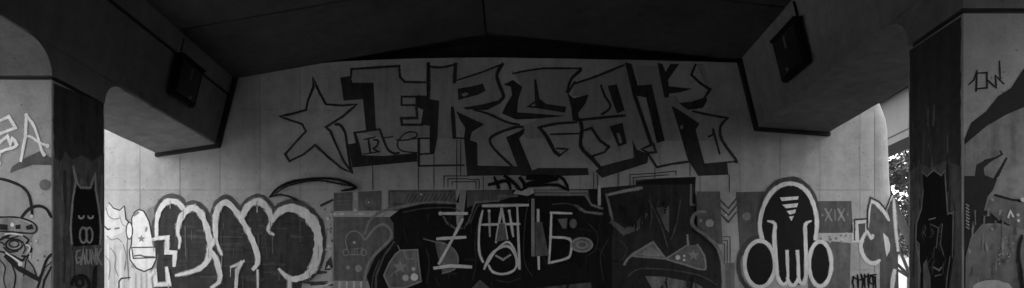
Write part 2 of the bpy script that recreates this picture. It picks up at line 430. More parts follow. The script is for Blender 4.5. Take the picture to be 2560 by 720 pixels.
a = on_wall('graffiti_letter', 0, 'tall grey letter R with sharp pointed bowl')
a.fz = 2
a.poly([(1073,163),(1102,169),(1140,161),(1138,207),(1207,180),(1252,164),(1242,186),(1250,211),(1258,240),(1254,250),(1207,262),(1157,270),(1219,282),(1290,310),(1290,319),(1248,332),(1227,348),(1195,350),(1174,348),(1211,311),(1142,280),(1128,272),(1130,346),(1094,346),(1098,252),(1075,248)], FILL)
a.line([(1071,159),(1071,244)], 9, UB).line([(1073,166),(1102,169),(1140,161)], 5, UB, 3).line([(1139,160),(1136,206)], 9, UB)
a.line([(1142,201),(1207,180),(1257,160)], 4, UB).line([(1257,160),(1242,186),(1248,211),(1259,240),(1252,250)], 8, UB, 3)
a.poly([(1157,269),(1207,261),(1257,248),(1252,258),(1219,275),(1165,274)], UB)
a.poly([(1144,222),(1180,216),(1207,209),(1215,227),(1195,237),(1182,241),(1160,246),(1146,251)], UB)
a.poly([(1152,236),(1165,231),(1172,236),(1160,242)], FILL)
a.line([(1131,270),(1136,344)], 10, UB).line([(1136,345),(1160,346)], 4, UB)
a.poly([(1140,278),(1165,290),(1211,311),(1180,330),(1175,350),(1193,357),(1194,414),(1300,416),(1306,438),(1168,440),(1160,346),(1163,320),(1150,300)], UB)
a.line([(1185,275),(1219,284),(1265,305),(1298,312)], 5, UB, 3)
a.line([(1307,318),(1290,318),(1248,332),(1225,348),(1236,373),(1282,417)], 6, UB, 3)
a.poly([(1265,343),(1295,330),(1312,320),(1309,335),(1297,347),(1331,428),(1338,440),(1303,440)], UB); a.done()

a = on_wall('graffiti_letter', 0, 'tall grey letter E with wavy top and black inner shadows')
a.fz = 2
a.poly([(1284,182),(1357,172),(1449,172),(1428,198),(1420,232),(1436,302),(1349,318),(1372,345),(1315,348),(1300,318),(1345,298),(1292,282),(1305,217)], FILL)
a.line([(1282,184),(1310,178),(1357,171),(1451,171)], 4, UB).line([(1451,171),(1449,178),(1428,198),(1418,230)], 7, UB, 3)
a.poly([(1258,212),(1282,200),(1306,217),(1296,250),(1293,281),(1340,284),(1418,290),(1340,297),(1290,299),(1255,284),(1265,262),(1280,238),(1277,217)], UB)
a.poly([(1335,198),(1341,200),(1344,218),(1349,247),(1366,260),(1416,267),(1413,282),(1357,273),(1316,268),(1337,252)], UB)
a.poly([(1326,265),(1337,258),(1338,266)], FILL)
a.line([(1345,319),(1391,309),(1441,306)], 6, UB).line([(1349,319),(1366,340),(1387,380),(1398,388)], 9, UB).line([(1398,390),(1420,373),(1391,371)], 5, UB)
a.line([(1376,336),(1453,334)], 4, UB)
a.poly([(1330,426),(1346,420),(1470,420),(1472,438),(1330,442)], UB); a.done()

a = on_wall('graffiti_letter', 0, 'tall grey letter A leaning right with slanted stem')
a.fz = 2
a.poly([(1436,208),(1483,194),(1560,164),(1590,232),(1627,350),(1580,352),(1567,348),(1556,307),(1523,315),(1530,350),(1500,350),(1479,319),(1455,322),(1450,300),(1447,285),(1470,240),(1432,240)], FILL)
a.poly([(1418,232),(1434,246),(1472,236),(1464,258),(1446,283),(1448,300),(1432,303),(1428,270)], UB)
a.line([(1431,211),(1483,194),(1560,163)], 5, UB).line([(1437,205),(1420,232)], 6, UB)
a.line([(1440,301),(1517,293),(1562,289)], 6, UB).line([(1448,298),(1455,322),(1452,366),(1479,396),(1500,419)], 9, UB, 3)
a.line([(1458,327),(1479,320),(1500,352),(1522,367),(1512,380),(1480,391),(1496,415)], 6, UB)
a.line([(1502,213),(1512,240),(1525,261),(1522,274),(1504,286)], 5, UB, 3)
a.poly([(1519,215),(1542,211),(1562,276),(1543,284),(1529,248)], UB)
a.poly([(1523,316),(1556,307),(1567,359),(1546,367)], UB).poly([(1541,334),(1548,332),(1556,356),(1549,359)], FILL)
a.poly([(1562,156),(1579,160),(1594,214),(1629,211),(1662,352),(1642,358),(1615,244),(1592,240),(1634,362),(1624,362),(1582,240)], UB)
a.poly([(1580,348),(1592,374),(1622,385),(1618,408),(1505,445),(1488,428),(1505,415),(1586,394)], UB); a.done()

a = on_wall('graffiti_letter', 0, 'tall grey letter K, rightmost, with big angular foot')
a.fz = 2
a.poly([(1590,164),(1646,164),(1664,240),(1690,240),(1700,255),(1765,243),(1770,226),(1740,160),(1760,160),(1774,224),(1765,262),(1730,278),(1816,296),(1801,316),(1804,352),(1742,352),(1739,325),(1750,310),(1684,268),(1700,352),(1664,352),(1630,212),(1598,214)], FILL)
a.poly([(1643,157),(1656,160),(1664,180),(1676,160),(1698,160),(1670,200),(1672,216),(1732,222),(1700,231),(1674,234),(1671,244),(1661,244)], UB)
a.line([(1739,161),(1728,187),(1749,207),(1775,224),(1762,243)], 6, UB)
a.poly([(1697,258),(1730,254),(1764,243),(1768,250),(1757,270),(1720,275)], UB)
a.poly([(1678,264),(1702,278),(1749,309),(1739,325),(1762,411),(1818,406),(1821,437),(1745,440),(1719,398),(1689,297)], UB)
a.poly([(1700,316),(1706,312),(1708,321),(1702,323)], FILL)
a.line([(1732,278),(1775,288),(1820,295)], 5, UB).line([(1820,295),(1801,316),(1805,351),(1840,400),(1836,404)], 6, UB, 3).line([(1838,404),(1762,411)], 4, UB)
a.line([(1771,342),(1784,336),(1782,321),(1790,352),(1799,385)], 5, UB)
a.line([(1604,373),(1633,360),(1640,380),(1621,383)], 5, UB, 0, True).line([(1621,386),(1642,418),(1680,410),(1724,404)], 5, UB); a.done()

# --- thin ruled lines and black scribble between the two rows
a = on_wall('ruled_lines', 0, 'thin ruled black lines like a circuit between the letters and the mural')
for x, y0, y1 in ((932,414,474),(1046,415,474),(1085,388,474),(1142,350,474),(1152,350,440),(1208,440,474),(1484,430,476),(1494,436,476),(1545,432,470),(1725,404,440),(1823,436,480),(1637,420,470)):
    a.line([(x, y0), (x, y1)], 2.2, DK)
for p in ([(1110,468),(1110,440),(1172,440)],[(1120,468),(1120,447),(1172,447)],[(1130,464),(1130,455),(1190,454),(1190,472)],[(1172,449),(1198,449),(1198,472)],
          [(1575,464),(1575,437),(1640,433),(1690,428),(1690,438)],[(1583,464),(1583,444),(1672,437)],[(1590,456),(1590,451),(1668,446)]): a.line(p, 2.6, DK)
a.done()
a = on_wall('black_scribble', 0.006, 'black sprayed scribble under the middle letters')
a.fz = 3
for p, w in (([(1222,462),(1240,458),(1268,452),(1276,472)], 8), ([(1236,444),(1247,470)], 8), ([(1262,440),(1290,462),(1302,478),(1314,466),(1300,445)], 9), ([(1310,466),(1350,463),(1395,463),(1420,475),(1410,450),(1395,440)], 7), ([(1320,460),(1345,456),(1392,446)], 12), ([(1320,444),(1380,444)], 16)):
    a.line(p, w, BK, 2)
a.done()

# --- silver and black bubble letters, lower left
a = on_wall('bubble_letters', 0, 'large bubble letters filled black with silver outline, left of the mural')
a.fz = 3
SH = 0.10; SV = 0.86; FL = 0.05
strokes = [
 ([(460,524),(447,508),(427,503),(412,510),(399,529),(393,557),(393,594)], [9,13,14,13,11,9,9]),
 ([(385,599),(393,596),(420,594),(418,631),(439,632),(437,664)], 10),
 ([(449,621),(451,598),(446,584),(449,557),(462,533),(482,520),(501,531),(513,555),(522,584),(526,615),(522,646),(508,666),(482,679),(441,689)], [5,7,9,12,15,15,14,13,13,14,12,9,6]),
 ([(377,690),(389,677),(391,712),(423,710),(418,670)], 9),
 ([(539,597),(523,623),(541,646),(552,689),(549,706),(531,719)], [9,12,12,12,9]),
 ([(556,638),(542,600),(540,549),(548,520),(562,507),(578,514),(601,543),(625,586),(643,631),(645,658),(634,673)], [4,9,13,15,15,14,13,13,12,11,9]),
 ([(608,540),(621,516),(644,504),(662,513),(676,535),(678,557),(671,576),(685,587)], [12,14,16,15,12,9,7,5]),
 ([(683,552),(698,531),(726,520),(757,530),(782,554),(794,580),(797,615),(790,654),(775,682),(755,694),(726,697),(698,673)], [10,15,20,22,24,22,20,20,18,16,12,5]),
 ([(578,668),(594,662),(611,653)], 5), ([(606,656),(594,676),(591,722),(591,760)], 8), ([(645,676),(646,722)], 5), ([(724,697),(725,724),(722,760)], 9)]
for i in (0, 2, 5, 6, 7): a.line([(x, y - 3) for x, y in strokes[i][0]], [w + 17 for w in strokes[i][1]], SH, 4, wob=.03)
a.poly([(385,602),(393,557),(399,529),(412,510),(427,504),(447,508),(461,524),(482,518),(501,529),(513,553),(524,584),(530,606),(540,580),(541,545),(550,516),(562,506),(578,512),(604,541),(621,514),(644,502),(663,511),(680,545),(698,528),(726,517),(757,527),(783,552),(796,578),(799,615),(793,654),(778,684),(757,698),(748,760),(375,760),(388,680),(396,640)], FL)
a.fz = 0
for k in range(70):
    x, y = random.uniform(400, 785), random.uniform(545, 715); ln = random.uniform(12, 60)
    a.line([(x, y), (x + ln * .5, y + random.uniform(-1, 1)), (x + ln, y + random.uniform(-2, 2))], random.uniform(2, 7), random.choice((.035, .075, .09, .065)), wob=.3)
for k in range(40):
    x, y = random.uniform(400, 785), random.uniform(540, 700)
    a.line([(x, y), (x + random.uniform(-2, 2), y + random.uniform(10, 45))], random.uniform(1.5, 4), random.choice((.03, .08, .11)), wob=.3)
a.fz = 3
for p, w in strokes: a.line(p, w, SV, 4 if len(p) > 6 else 0, wob=.10)
a.fz = 0
for k in range(26):                             # thin drips and scrubbed highlights on the silver
    p = random.choice(strokes)[0]; q = random.choice(p); a.line([(q[0], q[1]), (q[0] + random.uniform(-1, 1), q[1] + random.uniform(10, 34))], random.uniform(1.4, 2.6), random.choice((.5, .7, .3)))
for x, y0, y1 in ((682,590,635),(465,566,640),(480,575,600),(698,676,700)): a.line([(x, y0), (x + 1, y1)], 2, .16)
a.done()
a = on_wall('arc_tag', 0.034, 'thin black double arc above the bubble letters')
a.fz = 3
a.line([(678,492),(700,470),(740,454),(800,447),(850,451),(890,470),(856,478)], [5,6,7,5,5,8,4], BK, 4)
a.line([(690,486),(716,468),(760,456),(800,452),(836,458),(880,466)], 3, BK, 4).line([(676,494),(700,488),(724,492),(745,502)], 4, BK, 4); a.done()

# --- white clown-like head
a = on_wall('painted_head', 0, 'white painted cartoon head with a star on its cheek beside the left pillar')
a.poly([(150,575),(262,560),(300,552),(330,600),(332,640),(326,680),(322,780),(150,780)], .62, wob=2)
a.poly([(262,530),(275,508),(299,526),(312,516),(316,552),(322,560),(308,580),(262,600)], .74)
a.line([(272,506),(284,520),(299,526),(311,515),(315,548),(324,556)], 3, DK).line([(262,566),(270,574),(276,572)], 4, DK).line([(288,572),(298,570)], 5, MD)
for k in range(9): x = 200 + k * 14 + random.uniform(-4, 4); a.line([(x, 590 + random.uniform(0, 40)), (x + 1, 760)], random.uniform(3, 6), random.choice((.8, .5)))
a.poly([(326,670),(376,676),(382,720),(386,780),(322,780)], .72)
for x in (340, 354, 367): a.line([(x, 684), (x, 780)], 4, .5)
a.line([(322,580),(318,610),(320,660),(322,700)], 3, .2).line([(298,760),(298,704),(304,696),(326,694)], 4, DK)
for p in ([(266,520),(272,540),(286,548),(300,545)],[(268,590),(280,600),(294,596),(306,606)],[(276,620),(290,640),(288,668),(296,690)],[(308,610),(316,640),(312,676)],[(264,640),(276,660),(272,700)],[(300,540),(306,560),(318,568)]):
    a.line(p, 2.2, random.choice((.2, .32)), 3)
hd = [(330,545),(337,531),(347,524),(360,528),(373,553),(380,588),(384,615),(392,619),(392,646),(381,670),(361,679),(342,671),(326,650),(324,627),(329,612),(330,590)]
a.poly(hd, .88).line(hd, 3.2, DK, 0, True)
a.poly(ell(324,577,8,21), .88).line(ell(324,577,8,21), 3, DK, 0, True)
a.line([(330,619),(390,618),(391,644),(334,646)], 3, DK, 0, True).line([(337,640),(350,638),(364,642),(386,642)], 4, .1)
a.poly(star(354,597,10), .22).poly([(362,578),(366,566),(370,570),(367,580)], .3).poly([(334,536),(346,528),(350,532),(336,542)], .3).poly([(364,524),(388,516),(384,545),(378,560)], .28, wob=2)
a.done()

# --- central mural
a = on_wall('painted_square', 0, 'small dark square at the top left corner of the mural')
a.g = 1.35
a.poly([(834,482),(880,481),(881,527),(834,528)], GY, wob=.6)
for y in (492, 502, 512): a.line([(842, y), (874, y)], 2, .17)
a.done()
a = on_wall('painted_square', 0, 'dark square with a light dot, second along the top of the mural')
a.g = 1.35
a.poly([(895,478),(953,478),(953,527),(896,527)], GY, wob=.6).line(ell(923,505,8,9), 2, .2, 0, True).dot(922,506,3,LT); a.done()
a = on_wall('painted_bar', 0, 'dark hatched bar along the top of the mural')
a.g = 1.6
a.poly([(970,475),(1140,474),(1142,530),(970,527)], GY)
a.line([(974,479),(1136,479),(1136,510),(974,510)], 2, .05, 0, True)
for k in range(12): a.line([(1010 + k * 10, 506), (1024 + k * 10, 484)], 3, .05)
a.dot(1053,486,2.5,LT); a.done()
a = on_wall('painted_square', 0, 'large dark square with skull and crossbones at the left of the mural')
a.g = 1.35
a.poly([(834,543),(990,543),(990,703),(835,702)], GY, wob=.5)
a.line([(912,600),(901,585),(885,577),(868,587),(864,606),(870,624)], 3, .24, 3).line([(884,622),(905,620),(905,634)], 2.5, .22)
a.line(ell(865,631,7,8), 2.5, .24, 0, True).line(ell(909,631,7,8), 2.5, .24, 0, True).line([(873,637),(901,637)], 2.5, .24)
for x in (880,886,893): a.line([(x,622),(x,634)], 2, .24)
a.dot(886,606,3.5,LT).dot(870,669,5,.26).dot(896,671,9,.27)
for k in range(8): a.line([(840 + k * 9, 705), (840 + k * 9, 722)], 5, .55 if k % 2 else .3)
a.done()
a = on_wall('white_ticks', 0, 'row of white paint ticks between the dark squares')
for x in range(826, 960, 9): a.line([(x, 535 + random.uniform(-1, 1)), (x + 5, 535)], 6, random.choice((.75, .5, .6)))
for y in (484, 494, 504, 514, 524): a.line([(887, y), (889, y + 4)], 6, random.choice((.7, .45))).line([(960, y), (962, y + 3)], 6, .5)
a.done()
a = on_wall('white_patch', 0, 'ragged pale paint patch between the bubble letters and the mural')
a.poly([(806,516),(833,510),(833,760),(770,760),(775,715),(800,690),(812,640),(814,580)], .52, wob=2)
for k in range(22): x = random.uniform(812, 832); y = random.uniform(520, 640); a.dot(x, y, random.uniform(1.5, 4), random.choice((.75, .2, .3)))
a.line([(803,514),(832,500)], 7, DK).poly([(811,676),(816,655),(828,640),(833,668),(824,676)], DK).poly([(816,672),(822,662),(827,670)], .6)
a.line([(778,712),(800,709),(830,712)], 6, DK).line([(780,722),(812,714),(834,706)], 5, .7); a.done()

a = on_wall('mural_letters', 0.004, 'black interlocking lettering filling the middle of the mural')
a.g = 1.6
a.fz = 3
a.poly([(985,560),(975,545),(1000,522),(1068,508),(1140,508),(1150,480),(1166,474),(1500,472),(1502,470),(1590,462),(1590,452),(1665,444),(1738,441),(1738,480),(1742,560),(1790,612),(1804,650),(1812,770),(940,770),(918,690),(940,640),(965,618),(985,596)], .01, wob=.8)
a.poly([(1498,470),(1600,462),(1736,462),(1738,560),(1790,612),(1808,680),(1812,770),(1530,770),(1530,560),(1512,490)], .032)
a.poly([(1512,490),(1560,478),(1610,500),(1614,540),(1560,575),(1530,556)], .022)
a.poly([(1167,477),(1280,476),(1282,492),(1246,503),(1190,508),(1168,520)], .075).poly([(1336,474),(1470,474),(1476,506),(1460,490),(1336,490)], .085)
a.poly([(1166,476),(1166,474),(1150,474),(1143,560),(1157,560)], .22)
for p, w, v in (
 ([(912,584),(924,553),(951,530),(998,518),(1068,506),(1140,508)], 5, .17), ([(914,600),(936,572),(959,561),(977,576),(977,596),(959,615),(936,638),(918,668),(910,720),(912,770)], 5, .2),
 ([(985,605),(960,640),(940,690),(940,770)], 4, .07), ([(1172,553),(1188,506),(1246,502),(1246,490),(1293,490)], 4, .13), ([(1171,555),(1160,570),(1140,572),(1118,558),(1108,540)], 3, .1),
 ([(1339,478),(1468,479)], 4, .2), ([(1339,486),(1464,487),(1471,500),(1478,512),(1506,522)], 4, .17), ([(1438,514),(1463,530),(1506,535)], 5, .15),
 ([(1516,488),(1560,478),(1604,470)], 6, .24), ([(1516,488),(1524,520),(1531,550)], 5, .15), ([(1727,462),(1727,512),(1752,512),(1770,533)], 4, .16),
 ([(1762,531),(1743,531),(1730,545),(1732,565),(1762,588),(1790,615),(1804,650),(1808,720),(1808,770)], 7, .2), ([(1530,556),(1560,580),(1592,568),(1612,536)], 14, .09),
 ([(1560,662),(1568,648),(1584,634),(1632,606),(1663,646)], 4, .22), ([(1582,640),(1664,647),(1720,613),(1718,588)], 3.5, .2), ([(1664,647),(1700,658),(1757,674),(1763,660),(1758,636),(1742,612)], 4, .2)):
    a.line(p, w, v, 4 if len(p) > 5 else 0)
a.line([(1498,467),(1498,512)], 6, .36).line([(1144,510),(1144,560)], 5, .25)
a.poly([(1582,638),(1632,607),(1660,645),(1600,641)], .13)
for k in range(5): a.line([(1598 + k * 7, 636 - k * 4), (1640 + k * 4, 640)], 1.8, .24)
a.poly([(1668,647),(1718,614),(1742,612),(1758,640),(1760,672)], .10)
a.dot(1694,644,6,.75).dot(1710,640,3,.45).dot(1710,650,3.4,.45).poly(star(1733,638,14), .2)
a.poly([(1640,520),(1672,516),(1672,582),(1664,574)], .085)
a.poly([(1612,690),(1660,692),(1740,708),(1790,740),(1640,740)], .13).poly([(1340,720),(1476,706),(1482,740),(1340,740)], .075).poly([(1176,724),(1200,699),(1228,724)], .075)
a.done()
a = on_wall('mural_details', 0.016, 'thin grey contour lines and rough brush marks inside the black mural')
rm = random.Random(4)
for k in range(90):
    x, y = rm.uniform(1000, 1530), rm.uniform(520, 720); l = rm.uniform(10, 50); an = rm.choice((0, 90, 90, 60)) + rm.gauss(0, 8)
    dx, dy = l * math.cos(math.radians(an)), l * math.sin(math.radians(an)); a.line([(x, y), (x + dx, y + dy)], rm.uniform(2, 6), rm.choice((.014, .02, .028, .006)), wob=.3)
for k in range(80):
    x, y = rm.uniform(1540, 1790), rm.uniform(480, 720); l = rm.uniform(12, 60); an = 90 + rm.gauss(0, 14)
    if (x > 1700 and y < 620) or 560 < y < 690: continue
    a.line([(x, y), (x + l * math.cos(math.radians(an)), y + l * math.sin(math.radians(an)))], rm.uniform(2, 8), rm.choice((.04, .06, .022, .016)), wob=.3)
for p, v in (([(1008,532),(1060,522),(1128,520),(1150,530)], .1), ([(1176,560),(1192,520),(1200,512)], .12), ([(1182,700),(1190,660),(1188,600),(1196,560)], .05), ([(1330,690),(1310,650),(1312,560),(1322,500)], .06),
             ([(1380,512),(1420,510),(1450,522)], .1), ([(1520,600),(1500,640),(1508,700)], .05), ([(1066,620),(1074,660),(1066,710)], .05), ([(1620,500),(1650,560),(1668,620)], .1), ([(1700,500),(1690,560),(1676,600)], .09),
             ([(1570,690),(1600,672),(1680,676),(1750,690),(1790,712)], .1), ([(1548,600),(1566,622),(1556,650)], .07), ([(950,650),(934,690),(930,730)], .09), ([(1470,560),(1492,584),(1490,620),(1470,640)], .05), ([(1240,700),(1270,706),(1300,696)], .06)):
    a.line(p, 3, v, 3)
for k in range(7): a.line([(1648 + k * 4, 524 + k * 7), (1670, 522 + k * 7)], 1.6, .12)
for k in range(6): a.line([(1104 + k * 6, 622 + k * 4), (1112 + k * 5, 668 - k * 3)], 1.8, .2)
for k in range(6): a.line([(1334, 560 + k * 12), (1358, 558 + k * 12)], 1.8, .12)
a.done()
a = on_wall('painted_bag', 0.045, 'grey sack shape with a star and pale dots inside the mural')
a.g = 1.6
sh = [(1002,627),(1045,625),(1048,658),(1054,704),(1013,720),(975,720),(961,689),(975,658),(990,636)]
a.poly(sh, .11).line(sh, 3.5, .2, 0, True).line([(996,615),(1002,628)], 3, .2).poly(star(1002,668,18), .2).line([(1012,630),(1018,648),(1034,648),(1036,630)], 3, .17)
a.dot(1035,673,5,.35).dot(1015,695,8,.6).dot(1037,693,9.5,.5).line([(978,690),(990,678),(996,692)], 2.5, .19); a.done()
a = on_wall('chalk_letters', 0.045, 'thin white chalky letters scrawled over the black mural')
a.g = 1.6
a.fz = 2
a.poly([(1088,606),(1108,610),(1136,625),(1146,650),(1136,672),(1108,684),(1100,660)], .10).line([(1088,606),(1110,609),(1136,625),(1146,650),(1136,674),(1106,684)], 3, .16, 3).line([(1060,598),(1090,606)], 2.5, .15)
CH = .72
for p, w in (([(1102,535),(1168,535)], 7), ([(1157,549),(1128,606),(1098,660)], 6), ([(1087,671),(1126,665),(1178,668)], 8), ([(1094,598),(1164,594)], 7),
             ([(1207,516),(1262,515),(1320,514)], 6), ([(1207,528),(1199,568),(1198,627),(1208,656)], 5), ([(1223,528),(1225,592)], 4), ([(1273,528),(1278,560),(1283,592)], 5),
             ([(1293,518),(1296,600),(1299,673)], 5), ([(1203,563),(1250,562),(1299,561)], 5), ([(1254,522),(1240,607)], 5), ([(1254,522),(1268,598)], 5),
             ([(1211,673),(1222,646),(1240,626),(1266,616),(1282,628),(1292,655),(1285,676),(1258,686),(1232,680),(1222,664)], 5), ([(1216,664),(1236,632),(1266,606),(1284,622),(1298,672)], 5), ([(1240,640),(1258,650),(1276,638)], 4),
             ([(1345,526),(1345,600),(1347,673)], 6), ([(1376,533),(1428,535)], 5), ([(1378,533),(1376,594),(1372,658)], 5), ([(1376,594),(1424,599),(1426,632),(1416,647),(1372,658)], 5)):
    a.line(p, w, CH if w != 4 else .3, 3 if len(p) > 3 else 0)
a.dot(1223,529,4,.75).dot(1273,529,4,.7).dot(1102,535,5,.7)
a.poly([(1328,498),(1336,498),(1336,642),(1328,642)], .17).poly([(1338,556),(1354,556),(1372,640),(1338,642)], .08)
a.poly([(1248,560),(1262,560),(1268,600),(1240,606)], .1)
a.poly([(1393,549),(1418,547),(1416,573),(1406,572)], .11).poly(ell(1432,560,9,12), .11).poly(ell(1454,613,27,18), .12).line(ell(1454,613,26,17), 3, .22, 0, True).line(ell(1454,613,13,8), 3, .22, 0, True)
a.done()
a = on_wall('pale_cloud', 0.045, 'small pale smudge at the top centre of the mural')
a.g = 1.6
a.poly([(1282,486),(1290,474),(1304,480),(1318,470),(1332,474),(1336,486),(1320,490),(1300,488)], .3, wob=1); a.done()

a = on_wall('painted_square', 0.045, 'dark square with a grey disc right of the black mural')
a.g = 1.35
a.poly([(1741,480),(1797,480),(1803,612),(1792,612),(1764,586),(1741,566)], .10, wob=.5).dot(1772,559,10,.3).dot(1750,552,3.5,.28)
a.line([(1762,531),(1744,531),(1731,545),(1733,566),(1762,589),(1790,616),(1804,648)], 6, .2, 4); a.done()
a = on_wall('chevrons', 0, 'three black chevrons pointing down right of the mural')
a.g = 1.6
for k in range(3): a.line([(1797,497 + 17 * k),(1821,521 + 17 * k),(1841,496 + 17 * k)], 4, DK)
for k in range(3): a.line([(1803,592 + 9 * k),(1821 - 7 * k + 4,592 + 9 * k),(1825 - 7 * k,658)], 2.4, .06)
a.poly([(1812,658),(1836,657),(1838,770),(1812,770)], .12).dot(1815,538,3,.8); a.done()

# --- domed character with two discs
a = on_wall('painted_square', 0, 'dark square with a faint disc behind the domed figure')
a.poly([(1840,480),(1960,478),(1960,620),(1851,640)], GY, wob=.5).dot(1866,541,11,.24); a.done()
a = on_wall('painted_plaque', 0, 'dark plaque with pale Roman numerals XIX')
a.poly([(2020,503),(2128,502),(2132,582),(2020,582)], GY, wob=.5)
for x0, x1 in ((2063, 2079), (2095, 2111)): a.line([(x0,522),(x1,552)], 5, .34).line([(x1,522),(x0,552)], 3, .34)
a.line([(2087,524),(2088,550)], 4, .3).dot(2056,538,2.5,.3).dot(2119,536,2.5,.3); a.done()
a = on_wall('grey_panel', 0, 'rough grey panel under the Roman numeral plaque')
a.poly([(2020,600),(2126,604),(2124,770),(2020,770)], .15, wob=1)
a.poly([(2040,582),(2131,582),(2130,606),(2100,604),(2045,602)], .55, wob=2.0)
for k in range(26): a.dot(random.uniform(2048, 2128), random.uniform(584, 606), random.uniform(1.5, 4), random.choice((.6, .25, .5)))
a.done()
a = on_wall('domed_figure', 0.004, 'black domed figure outlined in silver with two black discs')
a.fz = 2
dome = [(1906,600),(1899,567),(1905,527),(1922,490),(1946,467),(1975,459),(2003,467),(2024,490),(2038,527),(2042,563),(2038,598)]
a.line([(x + (x - 1972) * .05, y - 7) for x, y in dome], [6,10,14,18,20,20,18,16,14,10,6], .07, 4)
a.line(ell(1896,662,50,68,24,90,290), 9, .07)
a.poly(dome + [(2018,690),(2010,712),(1950,712),(1940,690)], BK)
a.line(dome, 10, .82, 4)
for cx_, rx, ry in ((1899, 42, 62), (2050, 32, 60)):
    a.poly(ell(cx_, 660, rx, ry, 32), BK).line(ell(cx_, 660, rx - 4, ry - 4, 32), 9, .82, 0, True)
a.line([(1919,553),(1937,560),(1935,591),(1940,660),(1943,690),(1950,706),(1960,711),(1969,700),(1968,660),(1967,628)], [4,8,9,9,9,9,8,7,7,9], .82, 3)
a.line([(2027,553),(2013,561),(2013,591),(2015,660),(2014,690),(2008,708),(2000,706),(1996,690),(1995,660),(1993,628)], [4,8,9,9,9,9,8,7,7,9], .82, 3)
a.line([(1968,696),(1974,710),(1984,713),(1992,704),(1996,694)], 8, .82, 3)
a.poly([(1949,494),(1996,491),(1994,499),(1954,503)], .82).poly([(1955,512),(1995,508),(1992,518),(1964,521)], .82).poly([(1966,528),(1989,524),(1987,533),(1974,537)], .82).poly([(1972,542),(1984,540),(1978,553)], .82)
a.done()

# --- bubble letters at the right end of the wall
a = on_wall('bubble_letters', 0, 'dark bubble letters with silver outline on the right end of the wall')
a.fz = 3
a.poly([(2128,560),(2136,552),(2166,550),(2164,606),(2130,606)], .7).poly([(2145,560),(2163,558),(2163,602),(2148,602)], .1).line([(2136,600),(2136,549),(2168,547)], 3, .05)
a.poly([(2172,522),(2178,498),(2200,510),(2222,548),(2218,520),(2230,490),(2236,498),(2244,620),(2248,780),(2200,780),(2200,650),(2180,656),(2160,636),(2155,604),(2168,575)], .10)
for p, w in (([(2170,568),(2172,526),(2177,502),(2195,512),(2212,532),(2222,551)], [4,7,10,10,9,4]), ([(2215,524),(2222,504),(2231,490)], 5), ([(2166,578),(2154,603),(2153,627),(2168,653),(2187,658),(2199,650)], [5,8,9,10,10,6]),
             ([(2168,578),(2178,596),(2182,588)], 6), ([(2234,498),(2239,576),(2245,627)], 6), ([(2226,760),(2232,700),(2236,676)], 10)):
    a.line(p, w, .75, 3)
a.line([(2168,570),(2169,524),(2176,494),(2198,505),(2214,524),(2228,486)], 3, .04)
a.poly([(2207,582),(2220,594),(2225,612),(2224,627),(2216,642),(2212,619)], .7); a.done()
a = on_wall('dripping_tag', 0.004, 'short black dripping tag below the right bubble letters')
for x in (2134,2143,2152,2161,2170,2180,2188): a.line([(x, 688 + random.uniform(-5, 5)), (x + random.uniform(-5, 5), 704), (x + 2, 730)], [5,6,3], BK)
a.line([(2130,692),(2150,700),(2168,690),(2190,686)], 4, BK, 3).line(ell(2180,700,7,10), 4, BK, 0, True); a.done()

# --- left pillar, front face
on_lf = lambda x, y: on_y(x, y, L_N)
a = Art('white_letters', pl, on_lf, (0, -1, 0), .003, 'white sprayed letter A and scrawl on the pillar front')
a.fz = 2
W = .85
a.line([(67,288),(65,340),(53,403)], 7, W).line([(67,288),(88,320),(104,372),(111,388)], 6, W, 3).line([(65,340),(80,343),(98,356),(120,365)], 5, W, 3)
a.dot(67,288,5,W).dot(120,365,5,W).dot(111,387,5,W)
a.line([(-30,310),(0,303),(23,292),(40,320),(0,335),(-20,345)], 7, W).line([(-20,350),(0,357),(20,341),(27,363),(32,346),(43,362),(33,370),(0,381),(0,410)], 7, W, 2); a.done()
a = Art('painted_face', pl, on_lf, (0, -1, 0), 0, 'black outlined cartoon face with cap on the pillar front')
a.poly([(25,433),(30,417),(67,393),(100,378),(129,395),(129,413),(83,412),(50,423)], .09).dot(113,462,14,.13)
a.poly([(-120,450),(0,450),(50,462),(76,500),(80,540),(-120,545)], .3)
a.poly([(-120,545),(40,545),(92,568),(85,582),(60,640),(100,700),(129,650),(129,780),(-120,780)], .22)
for p, w in (([(-60,440),(0,447),(33,456),(60,470),(75,493),(81,535)], 7), ([(55,543),(73,523),(97,515),(117,523),(129,543)], 8), ([(0,543),(40,543),(77,553),(92,568),(87,582),(67,583),(33,580),(-20,577)], 4),
             ([(0,600),(20,590),(33,580)], 7), (ell(36,612,21,14), 5), (ell(36,610,12,8), 4), ([(60,590),(72,600),(66,612),(80,622),(70,640),(55,640)], 5), ([(0,628),(30,638),(56,650),(64,640)], 5),
             ([(16,640),(50,672),(96,698)], 13), ([(60,690),(66,650),(72,640)], 4), ([(129,636),(116,652),(104,690),(92,730)], 7), ([(129,668),(112,700),(104,740)], 6), ([(96,698),(110,672),(129,655)], 3)):
    a.line(p, w, BK, 3 if len(p) > 3 and len(p) < 12 else 0)
for p in ([(8,592),(26,596),(48,590)],[(10,618),(24,630),(46,628)],[(58,604),(64,622),(58,634)],[(70,650),(84,668),(92,690)],[(0,650),(14,668),(10,700),(20,730)],[(30,660),(40,690),(34,730)],[(-10,610),(4,606),(12,612)],[(40,640),(48,652),(62,652)]):
    a.line(p, random.choice((3, 4)), BK, 3)
for p in ([(14,586),(30,584),(56,588)],[(66,612),(76,618),(72,630)],[(16,632),(34,644),(52,656)]): a.line(p, 4, .6, 3)
a.poly([(0,560),(20,562),(20,576),(0,574)], BK).poly([(40,563),(52,561),(52,573),(40,573)], BK).poly([(65,566),(82,560),(85,573),(68,575)], BK)
a.dot(32,562,5,.7).dot(52,660,6,.6).dot(80,541,4,.6)
for k in range(16): a.dot(random.uniform(76, 118), random.uniform(600, 660), random.uniform(1, 3), random.choice((.5, .1)))
a.done()
